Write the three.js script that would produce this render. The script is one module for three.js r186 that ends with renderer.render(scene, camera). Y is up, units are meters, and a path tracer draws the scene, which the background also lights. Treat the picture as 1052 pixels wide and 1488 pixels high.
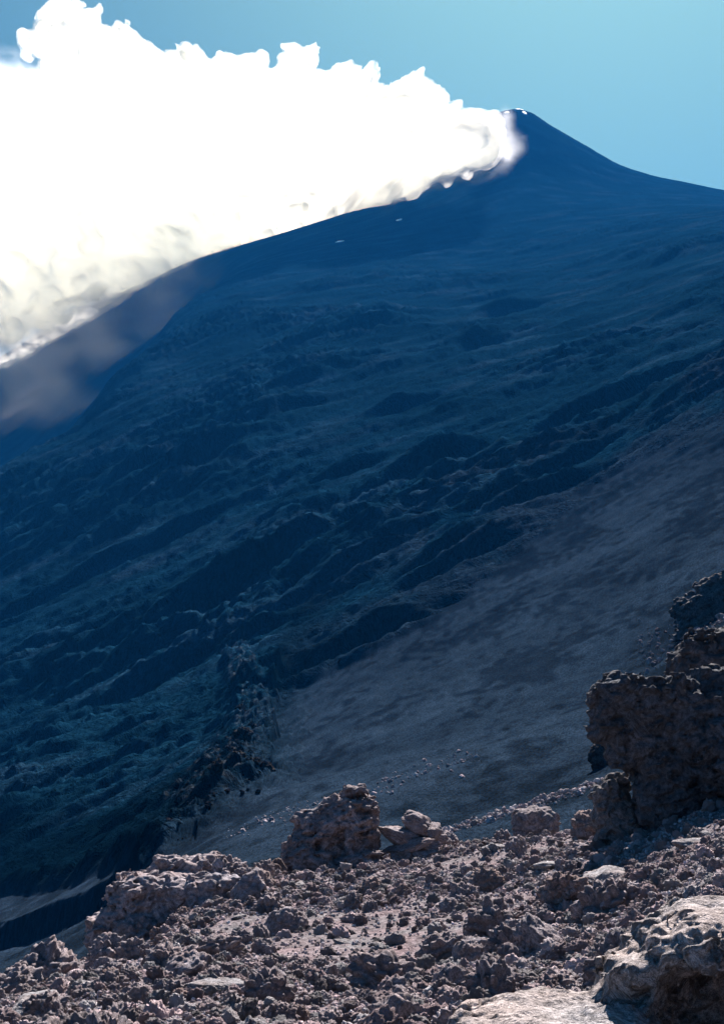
import * as THREE from 'three';
import { mergeVertices, mergeGeometries } from 'three/addons/utils/BufferGeometryUtils.js';

// ---------------------------------------------------------------- camera, sky, sun, exposure, air
const scene = new THREE.Scene();
const EYE = 1.65, PITCH = 8.24 * Math.PI / 180, FOV = 40;
const camera = new THREE.PerspectiveCamera(FOV, 723 / 1024, 0.1, 20000);
camera.position.set(0, EYE, 0);
camera.rotation.set(PITCH, 0, 0);

const SUN_AZ = 12 * Math.PI / 180, SUN_EL = 41 * Math.PI / 180;      // ahead of the camera and to the right
const sunDir = new THREE.Vector3(Math.sin(SUN_AZ) * Math.cos(SUN_EL), Math.sin(SUN_EL), -Math.cos(SUN_AZ) * Math.cos(SUN_EL));
const sun = new THREE.DirectionalLight(new THREE.Color(1.0, 0.91, 0.85), 5);
sun.position.copy(sunDir).multiplyScalar(4000).add(new THREE.Vector3(0, 0, -1300));
sun.target.position.set(0, 0, -1300);
sun.castShadow = true;
sun.shadow.radius = 1;
sun.shadow.mapSize.set(4096, 4096);
Object.assign(sun.shadow.camera, { left: -2500, right: 2500, top: 2500, bottom: -2500, near: 10, far: 9000 });
scene.add(sun, sun.target);

function skyTexture() {                                              // clear high-altitude air: deep above, paler low down, brighter towards the sun
  const W = 1024, H = 512, d = new Float32Array(W * H * 4);
  for (let j = 0; j < H; j++) {
    const up = ((j + 0.5) / H - 0.5) * Math.PI, y = Math.sin(up);
    for (let i = 0; i < W; i++) {
      const r = ((i + 0.5) / W - 0.5) * 2 * Math.PI, x = Math.cos(r) * Math.cos(up), z = Math.sin(r) * Math.cos(up);
      const c = x * sunDir.x + y * sunDir.y + z * sunDir.z, low = Math.exp(-Math.max(0, y) * 4.0);
      const aur = Math.exp((c - 1) * 14), k = (j * W + i) * 4;
      d[k] = 0.001 + 0.058 * low + 0.10 * aur;
      d[k + 1] = 0.008 + 0.175 * low + 0.165 * aur;
      d[k + 2] = 0.028 + 0.23 * low + 0.13 * aur;
      d[k + 3] = 1;
    }
  }
  const t = new THREE.DataTexture(d, W, H, THREE.RGBAFormat, THREE.FloatType);
  t.mapping = THREE.EquirectangularReflectionMapping;
  t.magFilter = THREE.LinearFilter;
  t.needsUpdate = true;
  return t;
}
const sky = skyTexture();
scene.background = sky;
scene.environment = sky;

const renderer = new THREE.WebGLRenderer({ antialias: true });
renderer.setSize(723, 1024);
renderer.toneMapping = THREE.LinearToneMapping;
renderer.toneMappingExposure = 4.5;
renderer.shadowMap.enabled = true;
scene.fog = new THREE.FogExp2(new THREE.Color(0.02, 0.30, 0.95), 0.000056);

// ---------------------------------------------------------------- numbers and noise
function rng(seed) {
  let s = seed | 0;
  return () => { s = (s + 0x6d2b79f5) | 0; let t = Math.imul(s ^ (s >>> 15), 1 | s); t = (t + Math.imul(t ^ (t >>> 7), 61 | t)) ^ t; return ((t ^ (t >>> 14)) >>> 0) / 4294967296; };
}
const PERM = new Uint8Array(512);
{ const r = rng(77), p = Array.from({ length: 256 }, (_, i) => i); for (let i = 255; i > 0; i--) { const k = (r() * (i + 1)) | 0; [p[i], p[k]] = [p[k], p[i]]; } for (let i = 0; i < 512; i++) PERM[i] = p[i & 255]; }
const grad = (h, x, y, z) => { const u = h & 8 ? y : x, v = h & 12 ? ((h & 13) === 12 ? x : z) : y; return (h & 1 ? -u : u) + (h & 2 ? -v : v); };
function noise(x, y, z) {
  const fx = Math.floor(x), fy = Math.floor(y), fz = Math.floor(z), X = fx & 255, Y = fy & 255, Z = fz & 255;
  x -= fx; y -= fy; z -= fz;
  const u = x * x * x * (x * (x * 6 - 15) + 10), v = y * y * y * (y * (y * 6 - 15) + 10), w = z * z * z * (z * (z * 6 - 15) + 10);
  const A = PERM[X] + Y, AA = PERM[A & 255] + Z, AB = PERM[(A + 1) & 255] + Z, B = PERM[(X + 1) & 255] + Y, BA = PERM[B & 255] + Z, BB = PERM[(B + 1) & 255] + Z;
  const g = (i, a, b, c) => grad(PERM[i & 255] & 15, a, b, c), L = (t, a, b) => a + t * (b - a);
  return L(w, L(v, L(u, g(AA, x, y, z), g(BA, x - 1, y, z)), L(u, g(AB, x, y - 1, z), g(BB, x - 1, y - 1, z))),
    L(v, L(u, g(AA + 1, x, y, z - 1), g(BA + 1, x - 1, y, z - 1)), L(u, g(AB + 1, x, y - 1, z - 1), g(BB + 1, x - 1, y - 1, z - 1))));
}
function fbm(x, y, z, n = 4) { let s = 0, a = 1, t = 0; for (let i = 0; i < n; i++) { s += a * noise(x, y, z); t += a; a *= 0.5; x = x * 2.03 + 11.3; y = y * 2.03 + 5.7; z = z * 2.03 + 3.1; } return s / t; }
function ridged(x, y, z, n = 3) { let s = 0, a = 1, t = 0; for (let i = 0; i < n; i++) { { const q = noise(x, y, z); s += a * (1 - 2 * Math.sqrt(q * q + 0.0025)); } t += a; a *= 0.5; x = x * 2.07 + 7.1; y = y * 2.07 + 1.7; z = z * 2.07 + 9.2; } return s / t; }
const hash3 = (i, j, k) => { let h = Math.imul(i, 374761393) ^ Math.imul(j, 668265263) ^ Math.imul(k, 1440662683); h = Math.imul(h ^ (h >>> 13), 1274126177); h = Math.imul(h ^ (h >>> 16), 2246822519); return (h ^ (h >>> 15)) >>> 0; };
function cells(x, y, z) {                                             // distance to the nearest and second nearest of scattered points
  const X = Math.floor(x), Y = Math.floor(y), Z = Math.floor(z);
  let a = 9, b = 9;
  for (let i = -1; i < 2; i++) for (let j = -1; j < 2; j++) for (let k = -1; k < 2; k++) {
    const h = hash3(X + i, Y + j, Z + k), dx = X + i + (h & 1023) / 1023 - x, dy = Y + j + (h >>> 10 & 1023) / 1023 - y, dz = Z + k + (h >>> 20 & 1023) / 1023 - z, q = dx * dx + dy * dy + dz * dz;
    if (q < a) { b = a; a = q; } else if (q < b) b = q;
  }
  return [Math.sqrt(a), Math.sqrt(b)];
}
const clamp = (x, a = 0, b = 1) => Math.min(b, Math.max(a, x)), lerp = (a, b, t) => a + (b - a) * t;
const smooth = (a, b, x) => { const t = clamp((x - a) / (b - a)); return t * t * (3 - 2 * t); };

// the survey: a mark in the photograph (its pixels) as a direction: [azimuth, rise per metre of range]
const F = 744 / Math.tan(FOV * Math.PI / 360);
function ray(px, py) {
  const u = (px - 526) / F, v = (744 - py) / F, y = Math.sin(PITCH) + v * Math.cos(PITCH), z = Math.cos(PITCH) - v * Math.sin(PITCH);
  return [Math.atan2(u, z), y / Math.hypot(u, z)];
}
const spot = (px, py, D) => { const [a, t] = ray(px, py); return new THREE.Vector3(Math.sin(a) * D, EYE + t * D, -Math.cos(a) * D); };
function pchip(xs, ys) {                                              // a smooth curve that never overshoots
  const n = xs.length, d = [], m = new Array(n);
  for (let i = 0; i < n - 1; i++) d.push((ys[i + 1] - ys[i]) / (xs[i + 1] - xs[i]));
  m[0] = d[0]; m[n - 1] = d[n - 2];
  for (let i = 1; i < n - 1; i++) m[i] = d[i - 1] * d[i] <= 0 ? 0 : 2 * d[i - 1] * d[i] / (d[i - 1] + d[i]);
  return (x) => {
    if (x <= xs[0]) return ys[0];
    if (x >= xs[n - 1]) return ys[n - 1];
    let i = 0;
    while (x > xs[i + 1]) i++;
    const h = xs[i + 1] - xs[i], t = (x - xs[i]) / h, t2 = t * t, t3 = t2 * t;
    return ys[i] * (2 * t3 - 3 * t2 + 1) + m[i] * h * (t3 - 2 * t2 + t) + ys[i + 1] * (-2 * t3 + 3 * t2) + m[i + 1] * h * (t3 - t2);
  };
}
class Land {                                                          // heights surveyed along arcs at given ranges
  constructor(arcs) {
    this.D = arcs.map((a) => Math.log(a[0]));
    this.arcs = arcs.map(([, ...p]) => { const q = p.map(([x, y]) => ray(x, y)); return pchip(q.map((v) => v[0]), q.map((v) => v[1])); });
    this.at = new Map();
  }
  column(a) { return pchip(this.D, this.arcs.map((f) => f(a))); }
  height(x, z) {                                                       // between columns surveyed every 0.05 degrees
    const D = Math.hypot(x, z), a = Math.atan2(x, -z), k = 1146, i = Math.floor(a * k), f = a * k - i, l = Math.log(D);
    for (const j of [i, i + 1]) if (!this.at.has(j)) this.at.set(j, this.column(j / k));
    return EYE + D * lerp(this.at.get(i)(l), this.at.get(i + 1)(l), f);
  }
}
const curve = (...p) => { const q = p.map(([x, v]) => [ray(x, 800)[0], v]); return pchip(q.map((v) => v[0]), q.map((v) => v[1])); };

const farLand = new Land([
  [34, [-500, 1640], [0, 1560], [526, 1390], [875, 1330], [1052, 1230], [1400, 1000]],
  [60, [-500, 1600], [0, 1500], [350, 1340], [640, 1300], [860, 1235], [1052, 1110], [1400, 860]],
  [90, [-500, 1570], [0, 1445], [350, 1268], [640, 1226], [860, 1165], [1052, 1035], [1400, 760]],
  [130, [-500, 1540], [0, 1402], [350, 1225], [640, 1145], [860, 1075], [1052, 955], [1400, 690]],
  [200, [-500, 1500], [0, 1352], [350, 1165], [526, 1110], [700, 1050], [860, 985], [1052, 860], [1400, 620]],
  [300, [-500, 1450], [0, 1278], [175, 1208], [350, 1112], [526, 1020], [700, 945], [860, 865], [1052, 752], [1400, 560]],
  [420, [-500, 1400], [0, 1185], [175, 1105], [350, 1010], [526, 920], [700, 840], [860, 762], [1052, 650], [1400, 500]],
  [600, [-500, 1270], [0, 1010], [175, 930], [350, 840], [526, 760], [700, 690], [860, 630], [1052, 545], [1400, 430]],
  [900, [-500, 1080], [0, 800], [90, 750], [175, 700], [350, 625], [526, 575], [700, 535], [860, 500], [1052, 445], [1400, 360]],
  [1100, [-500, 960], [0, 690], [90, 648], [175, 606], [350, 545], [526, 508], [700, 482], [860, 448], [1052, 395], [1400, 320]],
  [1400, [-500, 1000], [0, 745], [90, 650], [175, 552], [260, 500], [350, 468], [526, 440], [700, 428], [860, 398], [1052, 350], [1400, 300]],
  [1800, [-500, 960], [0, 735], [90, 660], [175, 575], [260, 458], [350, 412], [526, 382], [700, 372], [860, 342], [1052, 312], [1400, 290]],
  [2300, [-500, 860], [0, 640], [90, 570], [175, 505], [260, 465], [350, 384], [440, 350], [526, 328], [620, 300], [700, 270], [750, 255], [800, 262], [875, 275], [960, 283], [1052, 292], [1400, 305]],
  [2600, [-500, 760], [0, 520], [90, 462], [175, 415], [260, 385], [350, 357], [440, 330], [526, 302], [570, 285], [620, 257], [660, 225], [700, 182], [725, 164], [750, 159], [770, 164], [800, 183], [850, 212], [900, 240], [950, 256], [1000, 266], [1052, 277], [1400, 330]],
  [3000, [-500, 840], [0, 600], [350, 450], [526, 400], [750, 330], [1052, 370], [1400, 430]],
  [4000, [-500, 980], [0, 900], [526, 850], [1052, 850], [1400, 880]],
  [6500, [-500, 1070], [526, 1065], [1400, 1070]],
]);
const lavaStart = curve([-500, 330], [0, 268], [100, 228], [200, 186], [215, 166], [300, 174], [375, 190], [396, 196], [404, 335], [450, 372], [600, 378], [700, 395], [800, 440], [900, 458], [1052, 438], [1400, 430]);
const bankAt = curve([-500, 260], [0, 214], [100, 198], [200, 180], [400, 150]);
const bankHigh = curve([-500, 4], [0, 4.2], [150, 3.8], [215, 2.0], [250, 0], [1400, 0]);
const gullyLine = pchip([180, 205, 240, 285, 340, 420, 520], [388, 368, 335, 348, 362, 345, 332].map((p) => ray(p, 1080)[0]));
const gullyAt = (a, D) => Math.abs(a - gullyLine(D)) * D;              // the rocky gully that comes down the lava to the foot of the face
const locate = (px, py) => { const [a, t] = ray(px, py), f = farLand.column(a); let D = 140; while (D < 2600 && f(Math.log(D)) < t) D *= 1.004; return [Math.sin(a) * D, -Math.cos(a) * D]; };
// hollows and steep lobe fronts in the lava: where, half-length, half-width, depth
const hollows = [[650, 690, 15, 13, 9], [688, 705, 8, 8, 5], [770, 742, 24, 9, 7], [590, 770, 9, 8, 5], [700, 815, 16, 8, 5], [640, 830, 14, 8, 5], [462, 818, 11, 14, 8], [335, 885, 16, 14, 8], [382, 938, 10, 9, 6], [285, 915, 12, 10, 5], [95, 985, 13, 9, 6], [40, 972, 9, 9, 6], [88, 1106, 9, 7, 4], [210, 1015, 14, 9, 5], [150, 830, 20, 10, 6], [60, 880, 22, 9, 6], [530, 942, 18, 7, 5], [590, 915, 12, 6, 4],
  [745, 455, 26, 26, 13], [700, 505, 14, 22, 9], [580, 600, 13, 15, 8], [300, 680, 14, 14, 8], [190, 705, 18, 12, 7], [860, 610, 22, 9, 6], [930, 575, 24, 9, 6], [820, 690, 16, 7, 5], [430, 600, 18, 14, 7], [545, 485, 24, 22, 10], [520, 690, 14, 10, 6], [30, 800, 22, 10, 7], [420, 760, 14, 9, 5], [240, 790, 20, 9, 6], [160, 930, 18, 8, 5]]
  .map(([px, py, l, w, d]) => { const [x, z] = locate(px, py), b = 0.15, n = Math.hypot(1, b); return [x, z, 1 / n, -b / n, l, w, d]; });
function farPoint(a, D, base) {                                        // [height, lava share, gully share]
  const x = Math.sin(a) * D, z = -Math.cos(a) * D, ls = lavaStart(a + 0.012 * fbm(x / 16, 6.2, z / 16, 3));
  const wob = 9 * fbm(x / 22, z / 22, 2.2, 3) + 60 * smooth(0, 60, x) * fbm(x / 75, 3.9, z / 38, 3);
  let lava = smooth(ls - 3, ls + lerp(10, 34, smooth(0, 60, x)), D + wob);
  if (D < 420 && a > -0.115 && a < 0.005) {                              // the lava's side wall by the gully is a slope, not a cliff
    lava = 0;
    for (let q = -3; q < 4; q++) { const l = lavaStart(a + 0.012 * fbm(x / 16, 6.2, z / 16, 3) + q * 0.007); lava += smooth(l - 3, l + 10, D + wob) / 7; }
  }
  const up = smooth(2300, 1300, D);
  let y = base;
  const bh = bankHigh(a);
  if (bh > 0) {
    const bd = bankAt(a) + 8 * noise(x / 9, 3.3, z / 9) + 3.5 * noise(x / 2.6, 7.3, z / 2.6) + 1.2 * noise(x / 1.1, 2.3, z / 1.1);
    if (D < bd + 4.5) y -= bh * smooth(bd + 4.5, bd - 2.2, D) * Math.exp(-Math.max(0, bd - D) / 45);
  }
  const wu = 26 * noise(x / 90, 1.5, z / 90), wv = 13 * noise(x / 70, 8.5, z / 70);
  const bend = 0.30 * x - 12 * Math.log(Math.cosh(x / 80)) + lerp(0, 0.45, smooth(650, 1300, D)) * x;               // low down the flows run along the slope, higher up more steeply down it
  const u = x * 0.97 - z * 0.25 + wu, v = z + bend + wv;
  const amp = lava * (0.18 + 0.82 * up);
  if (lava > 0) {
    const big = smooth(ls + 5, ls + 110, D), calm = 0.45 + 0.9 * smooth(-0.3, 0.4, fbm(x / 130, 7.7, z / 130, 2));
    y += amp * big * calm * (6 * ridged(u / 130, 0.4, v / 46, 2) + 5.5 * fbm(u / 58, 4.1, v / 30, 3));
    y += amp * calm * (5.4 * ridged(u / 46, 3.4, v / 18, 3) * (0.25 + 0.75 * big) + 3.1 * ridged(u / 21, 6.1, v / 8.5, 3));
    for (const [hx, hz, ex, ez, l, w, d] of hollows) {
      const dx = x + wu * 0.25 - hx, dz = z + wv * 0.4 - hz;
      if (Math.abs(dx) + Math.abs(dz) > 3.2 * (l + w)) continue;
      const p = (dx * ex + dz * ez) / l, q = (-dx * ez + dz * ex) / w;                // sunk on the near side, raised behind: a steep front
      y -= d * lava * Math.exp(-p * p) * (Math.exp(-(q - 0.5) * (q - 0.5) * 2.5) - 0.75 * Math.exp(-(q + 0.7) * (q + 0.7) * 2.0));
    }
    if (D < 1300) y += amp * (1.3 * fbm(x / 5, 2.7, z / 4, 3) + 1.2 * ridged(u / 10, 8.2, v / 4.6, 2)) * smooth(1300, 700, D);
    if (D < 330) y += lava * smooth(330, 240, D) * (1.6 * ridged(u / 30, 9.1, v / 9, 3) + 0.9 * ridged(u / 7, 1.1, v / 4, 2));
  }
  let gully = 0;
  if (D > 170 && D < 530 && lava > 0) {
    const g = gullyAt(a, D) + 3 * noise(x / 8, 4.4, z / 8), wide = lerp(9, 3.5, smooth(200, 420, D));
    gully = lava * smooth(wide * 1.3, wide * 0.6, g) * smooth(520, 470, D);
    if (gully > 0) y += gully * (2.2 * ridged(x / 6.5, 2.2, z / 8, 3) + 1.3 * ridged(x / 2.2, 5.2, z / 2.2, 2));
  }
  if (lava < 1) y += (1 - lava) * (0.9 * fbm(u / 60, 2.9, v / 22, 3) + 0.10 * fbm(x / 3, 1.9, z / 3, 2));
  return [y, lava, gully];
}

// ---------------------------------------------------------------- textures (grain and fine relief only)
function grainTexture(n, make, srgb) {
  const d = new Uint8Array(n * n * 4);
  for (let j = 0; j < n; j++) for (let i = 0; i < n; i++) { const c = make(i / n, j / n), k = (j * n + i) * 4; d[k] = c[0]; d[k + 1] = c[1]; d[k + 2] = c[2]; d[k + 3] = 255; }
  const t = new THREE.DataTexture(d, n, n);
  t.wrapS = t.wrapT = THREE.RepeatWrapping; t.magFilter = THREE.LinearFilter; t.minFilter = THREE.LinearMipmapLinearFilter; t.generateMipmaps = true;
  if (srgb) t.colorSpace = THREE.SRGBColorSpace;
  t.needsUpdate = true;
  return t;
}
const ring = (u, v, r, f) => { const A = u * 2 * Math.PI, B = v * 2 * Math.PI; return f(Math.cos(A) * r + 9, Math.sin(A) * r + Math.cos(B) * r * 0.83 + 4, Math.sin(B) * r + 7); };
const bumpGrain = grainTexture(512, (u, v) => {
  const a = ring(u, v, 5, (x, y, z) => fbm(x, y, z, 5)), b = ring(u, v, 16, (x, y, z) => ridged(x, y, z, 3)), c = clamp(128 + 150 * a + 60 * b, 0, 255);
  return [c, c, c];
});
const toneGrain = grainTexture(512, (u, v) => {
  const a = ring(u, v, 4, (x, y, z) => fbm(x, y, z, 5)), b = ring(u, v, 22, (x, y, z) => fbm(x, y, z, 3)), c = clamp(205 + 130 * a + 150 * b, 60, 255);
  return [c, c * 0.985, c * 0.99];
}, true);
const withRepeat = (t, k, l = k) => { const c = t.clone(); c.repeat.set(k, l); c.needsUpdate = true; return c; };
const M = {
  lava: new THREE.MeshPhysicalMaterial({ name: 'lava', specularIntensity: 0, vertexColors: true, roughness: 0.95, map: withRepeat(toneGrain, 1 / 24), bumpMap: withRepeat(bumpGrain, 1 / 31), bumpScale: 0.75 }),
  ash: new THREE.MeshPhysicalMaterial({ name: 'ash', specularIntensity: 0, vertexColors: true, roughness: 0.98, map: withRepeat(toneGrain, 1 / 6, 1 / 19), bumpMap: withRepeat(bumpGrain, 1 / 5, 1 / 13), bumpScale: 0.12 }),
  ground: new THREE.MeshPhysicalMaterial({ name: 'clinker_ground', specularIntensity: 0, vertexColors: true, roughness: 0.95, map: withRepeat(toneGrain, 1 / 1.7), bumpMap: withRepeat(bumpGrain, 1 / 0.9), bumpScale: 0.014 }),
  rock: new THREE.MeshPhysicalMaterial({ name: 'lava_rock', specularIntensity: 0.05, vertexColors: true, roughness: 0.9, map: withRepeat(toneGrain, 1 / 1.1), bumpMap: withRepeat(bumpGrain, 1 / 0.5), bumpScale: 0.007 }),
  bit: new THREE.MeshPhysicalMaterial({ name: 'small_rubble', specularIntensity: 0, roughness: 0.95, bumpMap: withRepeat(bumpGrain, 1 / 2), bumpScale: 0.03 }),
  pale: new THREE.MeshPhysicalMaterial({ name: 'pale_rock', vertexColors: true, specularIntensity: 0, roughness: 0.95, map: withRepeat(toneGrain, 1 / 0.5), bumpMap: withRepeat(bumpGrain, 1 / 0.3), bumpScale: 0.008 }),
  snow: new THREE.MeshPhysicalMaterial({ name: 'snow', color: new THREE.Color(0.85, 0.83, 0.8), roughness: 0.8, specularIntensity: 0.2 }),
  gravel: new THREE.MeshPhysicalMaterial({ name: 'gravel', flatShading: true, specularIntensity: 0, roughness: 0.92 }),
};

function put(name, geometry, material, parent = scene) {
  const m = new THREE.Mesh(geometry, material);
  m.name = name; m.castShadow = m.receiveShadow = true;
  parent.add(m);
  return m;
}
const taken = new Map();
function numbered(name) { const n = taken.get(name) ?? 0; taken.set(name, n + 1); return n ? `${name}_${String(n).padStart(3, '0')}` : name; }
function tag(o, label, category, group, kind) { o.userData.label = label; if (category) o.userData.category = category; if (group) o.userData.group = group; if (kind) o.userData.kind = kind; return o; }

// ---------------------------------------------------------------- far terrain: the volcano's lava face and the ash slope below it
function angles(n, out) {                                              // fine steps where the view is, coarse steps all round
  const a = [], half = 17.5 * Math.PI / 180;
  for (let i = 1; i <= out; i++) a.push(-Math.PI + (Math.PI - half) * (i - 1) / out);
  for (let i = 0; i <= n; i++) a.push(-half + 2 * half * i / n);
  for (let i = 1; i <= out; i++) a.push(half + (Math.PI - half) * i / out);
  return a;
}
{
  const A = angles(620, 30), R = [];
  for (let i = 0; i < 14; i++) R.push(34 * Math.pow(85 / 34, i / 14));
  for (let i = 0; i <= 800; i++) R.push(85 * Math.pow(2680 / 85, i / 800));
  for (let i = 1; i <= 40; i++) R.push(2680 * Math.pow(6500 / 2680, i / 40));
  const nA = A.length, nR = R.length, pos = new Float32Array(nA * nR * 3), col = new Float32Array(nA * nR * 3), uv = new Float32Array(nA * nR * 2), isLava = new Uint8Array(nA * nR);
  for (let j = 0; j < nA; j++) {
    const a = A[j], f = farLand.column(a);
    for (let i = 0; i < nR; i++) {
      const D = R[i], k = i * nA + j, [y, lava, gully] = farPoint(a, D, EYE + D * f(Math.log(D)));
      const x = Math.sin(a) * D, z = -Math.cos(a) * D;
      pos.set([x, y, z], k * 3); uv.set([x, z], k * 2);
      isLava[k] = lava > 0.5 ? 1 : 0;
      const patch = smooth(-0.12, 0.25, fbm(x / 13, 0.7, z / 38, 4) + 0.5 * noise(x / 2.2, 5.1, z / 7)), spk = 0.8 + 0.55 * clamp(0.5 + fbm(x / 2.5, 3.7, z / 8, 3));
      const frontDark = lava * smooth(150, 70, D - lavaStart(a) + 60 * fbm(x / 25, 4.7, z / 25, 3)) * smooth(0, -20, x);   // lava colour goes darker in an uneven band along the left lava front
      const lt = (0.8 + 0.7 * fbm(x / 45, 6.6, z / 22, 4)) * lerp(0.030, 0.010, frontDark), dusty = smooth(0.0, 0.5, fbm(x / 70, 1.2, z / 30, 4)) * 0.024 * (1 - frontDark);
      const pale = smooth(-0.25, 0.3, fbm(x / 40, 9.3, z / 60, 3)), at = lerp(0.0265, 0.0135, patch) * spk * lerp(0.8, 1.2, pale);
      const cover = lava * smooth(0.25, -0.25, (D - lavaStart(a)) / 300 - 0.3 + 1.3 * fbm(x / 40, 2.1, z / 60, 4)) * smooth(-40, 30, x) * 0.8;
      const g = gully * smooth(0.1, 0.5, noise(x / 1.7, 8.8, z / 1.7)) * 0.03;
      const m = lava - cover;
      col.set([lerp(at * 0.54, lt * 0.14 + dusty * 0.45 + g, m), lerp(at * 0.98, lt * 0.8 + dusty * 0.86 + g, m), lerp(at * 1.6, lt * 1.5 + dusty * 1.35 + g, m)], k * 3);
    }
  }
  const idx = [[], []];
  for (let i = 0; i < nR - 1; i++) for (let j = 0; j < nA - 1; j++) {
    const p = i * nA + j, q = p + 1, r = p + nA, s = r + 1;
    idx[isLava[p] + isLava[q] + isLava[r] + isLava[s] >= 2 ? 1 : 0].push(p, q, r, q, s, r);
  }
  const whole = new THREE.BufferGeometry();
  whole.setAttribute('position', new THREE.BufferAttribute(pos, 3));
  whole.setIndex(idx[0].concat(idx[1]));
  whole.computeVertexNormals();
  const piece = (list) => {
    const map = new Int32Array(nA * nR).fill(-1), g = new THREE.BufferGeometry(), P = [], N = [], C = [], U = [], I = [], nrm = whole.attributes.normal.array;
    for (const v of list) {
      if (map[v] < 0) { map[v] = P.length / 3; for (let c = 0; c < 3; c++) { P.push(pos[v * 3 + c]); N.push(nrm[v * 3 + c]); C.push(col[v * 3 + c]); } U.push(uv[v * 2], uv[v * 2 + 1]); }
      I.push(map[v]);
    }
    for (const [n, a, s] of [['position', P, 3], ['normal', N, 3], ['color', C, 3], ['uv', U, 2]]) g.setAttribute(n, new THREE.Float32BufferAttribute(a, s));
    g.setIndex(I);
    return g;
  };
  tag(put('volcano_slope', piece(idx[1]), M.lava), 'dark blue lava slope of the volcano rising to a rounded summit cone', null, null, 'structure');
  tag(put('ash_slope', piece(idx[0]), M.ash), 'smooth grey ash slope at the foot of the lava field', null, null, 'structure');
}

// ---------------------------------------------------------------- surfaces of solid fields (cloud, outcrops)
function surfaceNets([nx, ny, nz], lo, step, field, [mx, my, mz] = [nx, ny, nz]) {                  // field > 0 inside; a mesh without seams
  const at = new Int32Array(nx * ny * nz).fill(-1), P = [], I = [], sx = 1, sy = nx, sz = nx * ny;
  for (let k = 0; k < mz - 1; k++) for (let j = 0; j < my - 1; j++) for (let i = 0; i < mx - 1; i++) {
    const o = i + j * sy + k * sz;
    let inside = 0;
    for (let c = 0; c < 8; c++) if (field[o + (c & 1) + (c >> 1 & 1) * sy + (c >> 2) * sz] > 0) inside++;
    if (inside === 0 || inside === 8) continue;
    let n = 0, X = 0, Y = 0, Z = 0;
    for (let c = 0; c < 8; c++) for (let b = 0; b < 3; b++) {
      if (c >> b & 1) continue;
      const e = c | 1 << b, f0 = field[o + (c & 1) + (c >> 1 & 1) * sy + (c >> 2) * sz], f1 = field[o + (e & 1) + (e >> 1 & 1) * sy + (e >> 2) * sz];
      if (f0 > 0 === f1 > 0) continue;
      const t = f0 / (f0 - f1);
      X += (c & 1) + (b === 0 ? t : 0); Y += (c >> 1 & 1) + (b === 1 ? t : 0); Z += (c >> 2) + (b === 2 ? t : 0); n++;
    }
    at[o] = P.length / 3;
    P.push(lo[0] + (i + X / n) * step[0], lo[1] + (j + Y / n) * step[1], lo[2] + (k + Z / n) * step[2]);
  }
  const quad = (a, b, c, d, flip) => { if (a < 0 || b < 0 || c < 0 || d < 0) return; flip ? I.push(a, b, c, a, c, d) : I.push(a, c, b, a, d, c); };
  for (let k = 1; k < mz - 1; k++) for (let j = 1; j < my - 1; j++) for (let i = 1; i < mx - 1; i++) {
    const o = i + j * sy + k * sz, s = field[o] > 0;
    if (s !== field[o + sx] > 0) quad(at[o - sy - sz], at[o - sz], at[o], at[o - sy], s);
    if (s !== field[o + sy] > 0) quad(at[o - sx - sz], at[o - sx], at[o], at[o - sz], s);
    if (s !== field[o + sz] > 0) quad(at[o - sx - sy], at[o - sy], at[o], at[o - sx], s);
  }
  const g = new THREE.BufferGeometry();
  g.setAttribute('position', new THREE.Float32BufferAttribute(P, 3));
  g.setIndex(I);
  g.computeVertexNormals();
  return g;
}

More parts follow.
